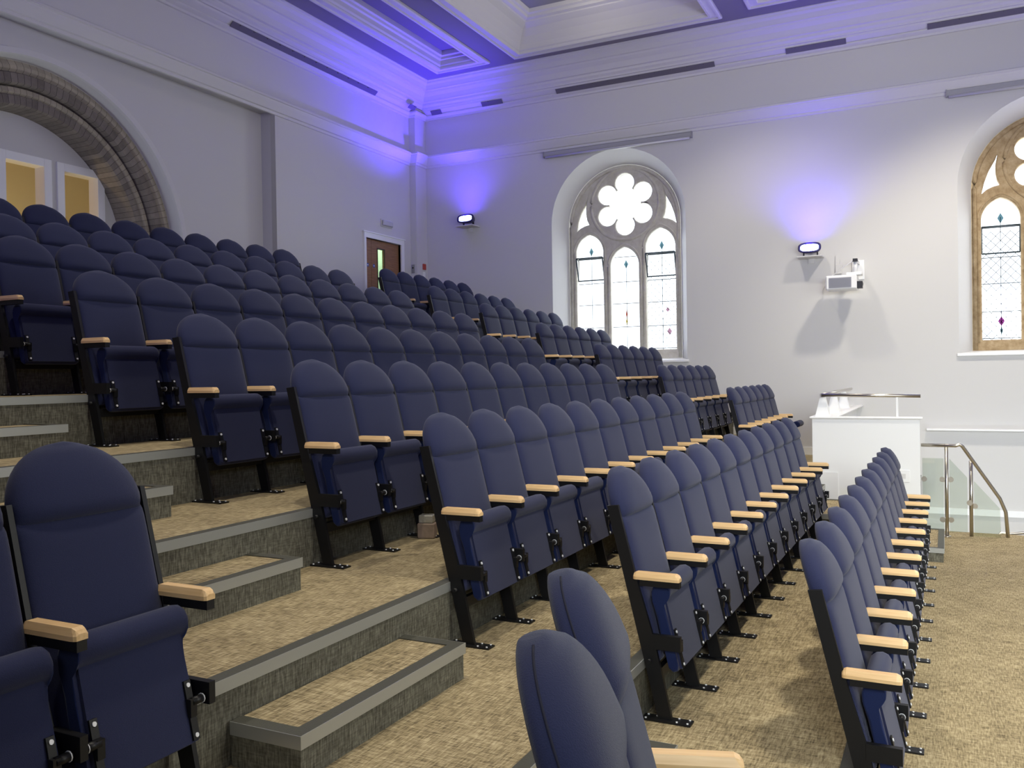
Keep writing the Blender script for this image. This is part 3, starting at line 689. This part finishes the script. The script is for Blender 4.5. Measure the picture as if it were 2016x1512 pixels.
# wall projector
e = empty('wall_projector', (-1.42, YW, 3.80))
b = MB(); b.box((.05, -.02, -.30), (.24, 0, .02), 0, .004); b.box((.10, -.42, -.06), (.17, -.02, -.02)); b.cyl((.135, -.40, -.02), (.135, -.40, -.22), .03, 12); b.box((.10, -.46, -.05), (.17, -.36, .0), 1)
b.box((.0, -.50, -.27), (.24, -.28, -.22), 0, .01); b.build('wall_mount', [M['gloss'], M['dark']], e)
b = MB(); b.box((-.30, -.62, -.50), (.17, -.22, -.27), 0, .018); pb = b.build('projector_body', M['gloss'], e)
b = MB(); b.box((-.25, -.628, -.47), (.09, -.615, -.31), 0); 
for k in range(9): b.box((-.24, -.634, -.463+k*.017), (.08, -.626, -.456+k*.017), 0)
b.build('vent_grille', M['grey'], pb)
b = MB(); b.cyl((.15, -.50, -.42), (.24, -.54, -.43), .055, 14, 0, .045); b.box((.17, -.58, -.49), (.25, -.46, -.38)); b.build('lens_hood', M['dark'], pb)
b = MB(); b.tube([(.10, -.40, -.03), (-.05, -.25, -.10), (-.25, -.10, -.22), (-.36, -.06, -.34), (-.34, -.10, -.46), (-.30, -.25, -.45)], .008, 8); b.build('cable', M['gloss'], e)
tag(e, 'white short-throw projector on a wall mount between the windows', 'projector')
e = empty('wall_cable_box', (-1.58, YW, 3.70)); b = MB(); b.box((-.05, -.035, -.09), (.05, 0, .07), 0, .005); b.build('box', M['wall'], e); b = MB(); b.box((-.05, -.02, .07), (-.04, 0, .22)); b.box((.02, -.012, .07), (.03, 0, .14)); b.build('conduit', M['wall'], e)
tag(e, 'small white junction box with conduit, left of the projector mount', 'junction box')

# ------------------------------------------------------------------ white parapet round the stair
b = MB(); YB = 11.5; zt = 1.40
b.box((-1.51, YB, 0), (-.28, YB+.12, zt)); b.box((-1.51, YB+.12, 0), (-1.33, YW, zt)); b.box((-.40, YB+.12, -1.6), (-.28, YW, -.02)) 
par = b.build('wall_parapet', M['gloss'], kind='structure')
b = MB(); b.box((-1.54, YB-.03, zt), (-.25, YB+.15, zt+.022), 0, .005); b.box((-1.54, YB+.15, zt), (-1.22, YW, zt+.022), 0, .005); b.build('coping', M['gloss'], par)
b = MB(); b.box((-1.512, YB-.014, .571), (EDGE['C']+.0, YB, .73)); b.box((EDGE['C'], YB-.014, .283), (EDGE['C']+.16, YB, .571+.03)); b.box((EDGE['C']+.0, YB-.014, .60), (EDGE['C']+.16, YB, .73)); b.box((EDGE['C']+.16, YB-.014, .283), (EDGE['B'], YB, .43)); b.box((EDGE['B'], YB-.014, 0.0), (-.28, YB, .43))
b.build('baseboard_parapet', M['gloss'], kind='structure')
e = empty('socket_outlet', (-.47, YB, .71)); b = MB(); b.box((-.075, -.012, -.075), (.075, 0, .075), 0, .004); b.build('face_plate', M['gloss'], e); b = MB(); b.box((-.03, -.016, -.03), (.03, -.011, .03)); b.build('switch', M['plaster'], e)
tag(e, 'white socket outlet on the front of the white box', 'socket')
e = empty('handrail', (-1.4, YB+.06, zt+.022)); r = .022
b = MB(); b.tube([(0, 0, .27), (1.13, 0, .255)], r, 12); b.tube([(0, 0, .27), (-.0, 3.85, .27)], r, 12); b.build('rail', M['steel'], e)
for yy in (.12, 1.35, 2.65):
    b = MB(); b.loft([[(-.03+i*.02, yy-.10+i, 0), (.03-i*.02, yy-.10+i, 0), (.03-i*.02, yy+.10-i, 0), (-.03+i*.02, yy+.10-i, 0)] if False else [(-.085+i, yy-.085+i, z), (.085-i, yy-.085+i, z), (.085-i, yy+.085-i, z), (-.085+i, yy+.085-i, z)] for z, i in ((0, 0), (.25, .055))], 0, False)
    b.build('tapered_post', M['gloss'], e)
b = MB(); b.box((.86, -.03, 0), (.885, .03, .24)); b.build('flat_post', M['gloss'], e)
tag(e, 'steel handrail on white tapered posts along the top of the white box', 'handrail')
# glass balustrade
e = empty('glass_balustrade', (.08, 11.55, 0))
def RP(x, y, z): return (x-.08, y-11.55, z)
b = MB(); b.tube([RP(-.27, 11.58, 1.085), RP(.10, 11.55, 1.085), RP(.14, 11.55, 1.10), RP(.17, 11.57, 1.08), RP(.56, 11.70, .46), RP(.62, 11.72, .30), RP(.645, 11.74, -.05)], .021, 12); b.build('rail', M['steel'], e)
b = MB(); b.cyl(RP(.0, 11.55, 0.008), RP(.0, 11.55, 1.07), .021, 12); b.cyl(RP(.0, 11.55, 0), RP(.0, 11.55, .01), .045, 14); b.build('post', M['steel'], e)
b = MB(); b.cyl(RP(.26, 11.67, 0.0), RP(.26, 11.67, .90), .021, 12); b.build('post', M['steel'], e)
b = MB(); b.box(RP(-.26, 11.545, .05), RP(-.03, 11.557, .93)); b.build('glass_pane', M['clear'], e)
b = MB(); b.add([RP(.03, 11.56, .05), RP(.22, 11.65, .05), RP(.22, 11.65, .70), RP(.03, 11.56, .93), RP(.03, 11.572, .05), RP(.22, 11.662, .05), RP(.22, 11.662, .70), RP(.03, 11.572, .93)], [(0,1,2,3),(4,7,6,5),(0,3,7,4),(1,5,6,2),(3,2,6,7),(0,4,5,1)]); b.build('glass_pane', M['clear'], e)
b = MB(); b.add([RP(.29, 11.68, .0), RP(.58, 11.72, -.3), RP(.56, 11.71, .34), RP(.29, 11.68, .66), RP(.29, 11.692, .0), RP(.58, 11.732, -.3), RP(.56, 11.722, .34), RP(.29, 11.692, .66)], [(0,1,2,3),(4,7,6,5),(0,3,7,4),(1,5,6,2),(3,2,6,7),(0,4,5,1)]); b.build('glass_pane', M['clear'], e)
for x, y, z in ((-.045, 11.55, .68), (.045, 11.565, .68), (-.24, 11.55, .68), (-.045, 11.55, .2), (.045, 11.565, .2), (.245, 11.655, .4), (.30, 11.69, .36)):
    b = MB(); b.cyl(RP(x, y-.012, z), RP(x, y+.014, z), .032, 14); b.build('glass_clamp', M['steel'], e)
tag(e, 'stainless steel and glass balustrade at the head of the stairs', 'balustrade')
e = empty('stair_handrail', (.55, 11.95, -.02)); b = MB(); b.tube([(.0, .0, -.45), (.0, 0.0, -.02), (.03, .02, .03), (.10, .03, .02), (1.2, .20, .17)], .02, 12); b.build('rail', M['steel'], e)
b = MB(); b.cyl((.7, .12, -.9), (.7, .12, .09), .018, 10); b.build('bracket', M['steel'], e)
tag(e, 'lower steel stair rail with looped end at the right edge', 'handrail')
# ledge and skirtings on the window wall
b = MB(); b.box((-.28, YW-.11, 1.015), (6, YW, 1.045), 0, .005); b.build('trim_4', M['gloss'], kind='structure')
b = MB(); b.box((-.28, YW-.03, -.32), (6, YW, -.22)); b.build('trim_5', M['gloss'], kind='structure')
b = MB()
for i in range(1, 9):
    k = ROWS[i]; x0 = EDGE[ROWS[i+1]] if i < 8 else -9.65
    b.box((x0, YW-.018, ZR[k]), (EDGE[k] if k != 'B' else -1.51, YW, ZR[k]+.13)) if k != 'B' else None
b.build('baseboard_right', M['gloss'], kind='structure')
b = MB(); b.box((XW, 11.1, 2.575), (XW+.018, DOOR[0]-.06, 2.705)); b.box((XW, DOOR[1]+.1, 2.575), (XW+.018, 15.1, 2.705)); b.build('baseboard_back', M['gloss'], kind='structure')
# packet under the fourth row
e = empty('paper_packet', (-3.19, 5.06, ZR['D']), .3)
b = MB(); b.box((-.06, -.045, 0), (.06, .045, .105), 0, .008); b.build('carton', mat('brown_card', (.22, .16, .12), .7, 0, .2, 30, .3), e)
b = MB(); b.box((-.05, -.04, .105), (.05, .04, .16), 0, .006); b.build('clear_lid', mat('silvery_film', (.45, .44, .40), .25, .5, .5, 25), e)
tag(e, 'small brown carton with silvery top, on the floor under the fourth row', 'carton')
# piping along the side seams of the two angled seats
def piping(o):
    b = MB(); pts = []
    for sgn in (-1,):
        for t in (.02, .2, .4, .6, .7): pts.append(BP+AX*t+NX*.012+Vector((0, sgn*.2525, 0)))
        for i in range(0, 12):
            u = math.sin(i/12.5*PI/2); t = .750+(.956-.750)*u; a = .249*math.sqrt(max(0, 1-u**2.0)); pts.append(BP+AX*t+NX*(.012-.034*u**1.5)+Vector((0, sgn*a, 0)))
    b.tube(pts, .0022, 6); bk = [c for c in o.children if c.name.startswith('backrest')][0]
    b.build('seam_piping', mat('seam_thread', (.006, .007, .022), .9), bk)
piping(s1); piping(s2)
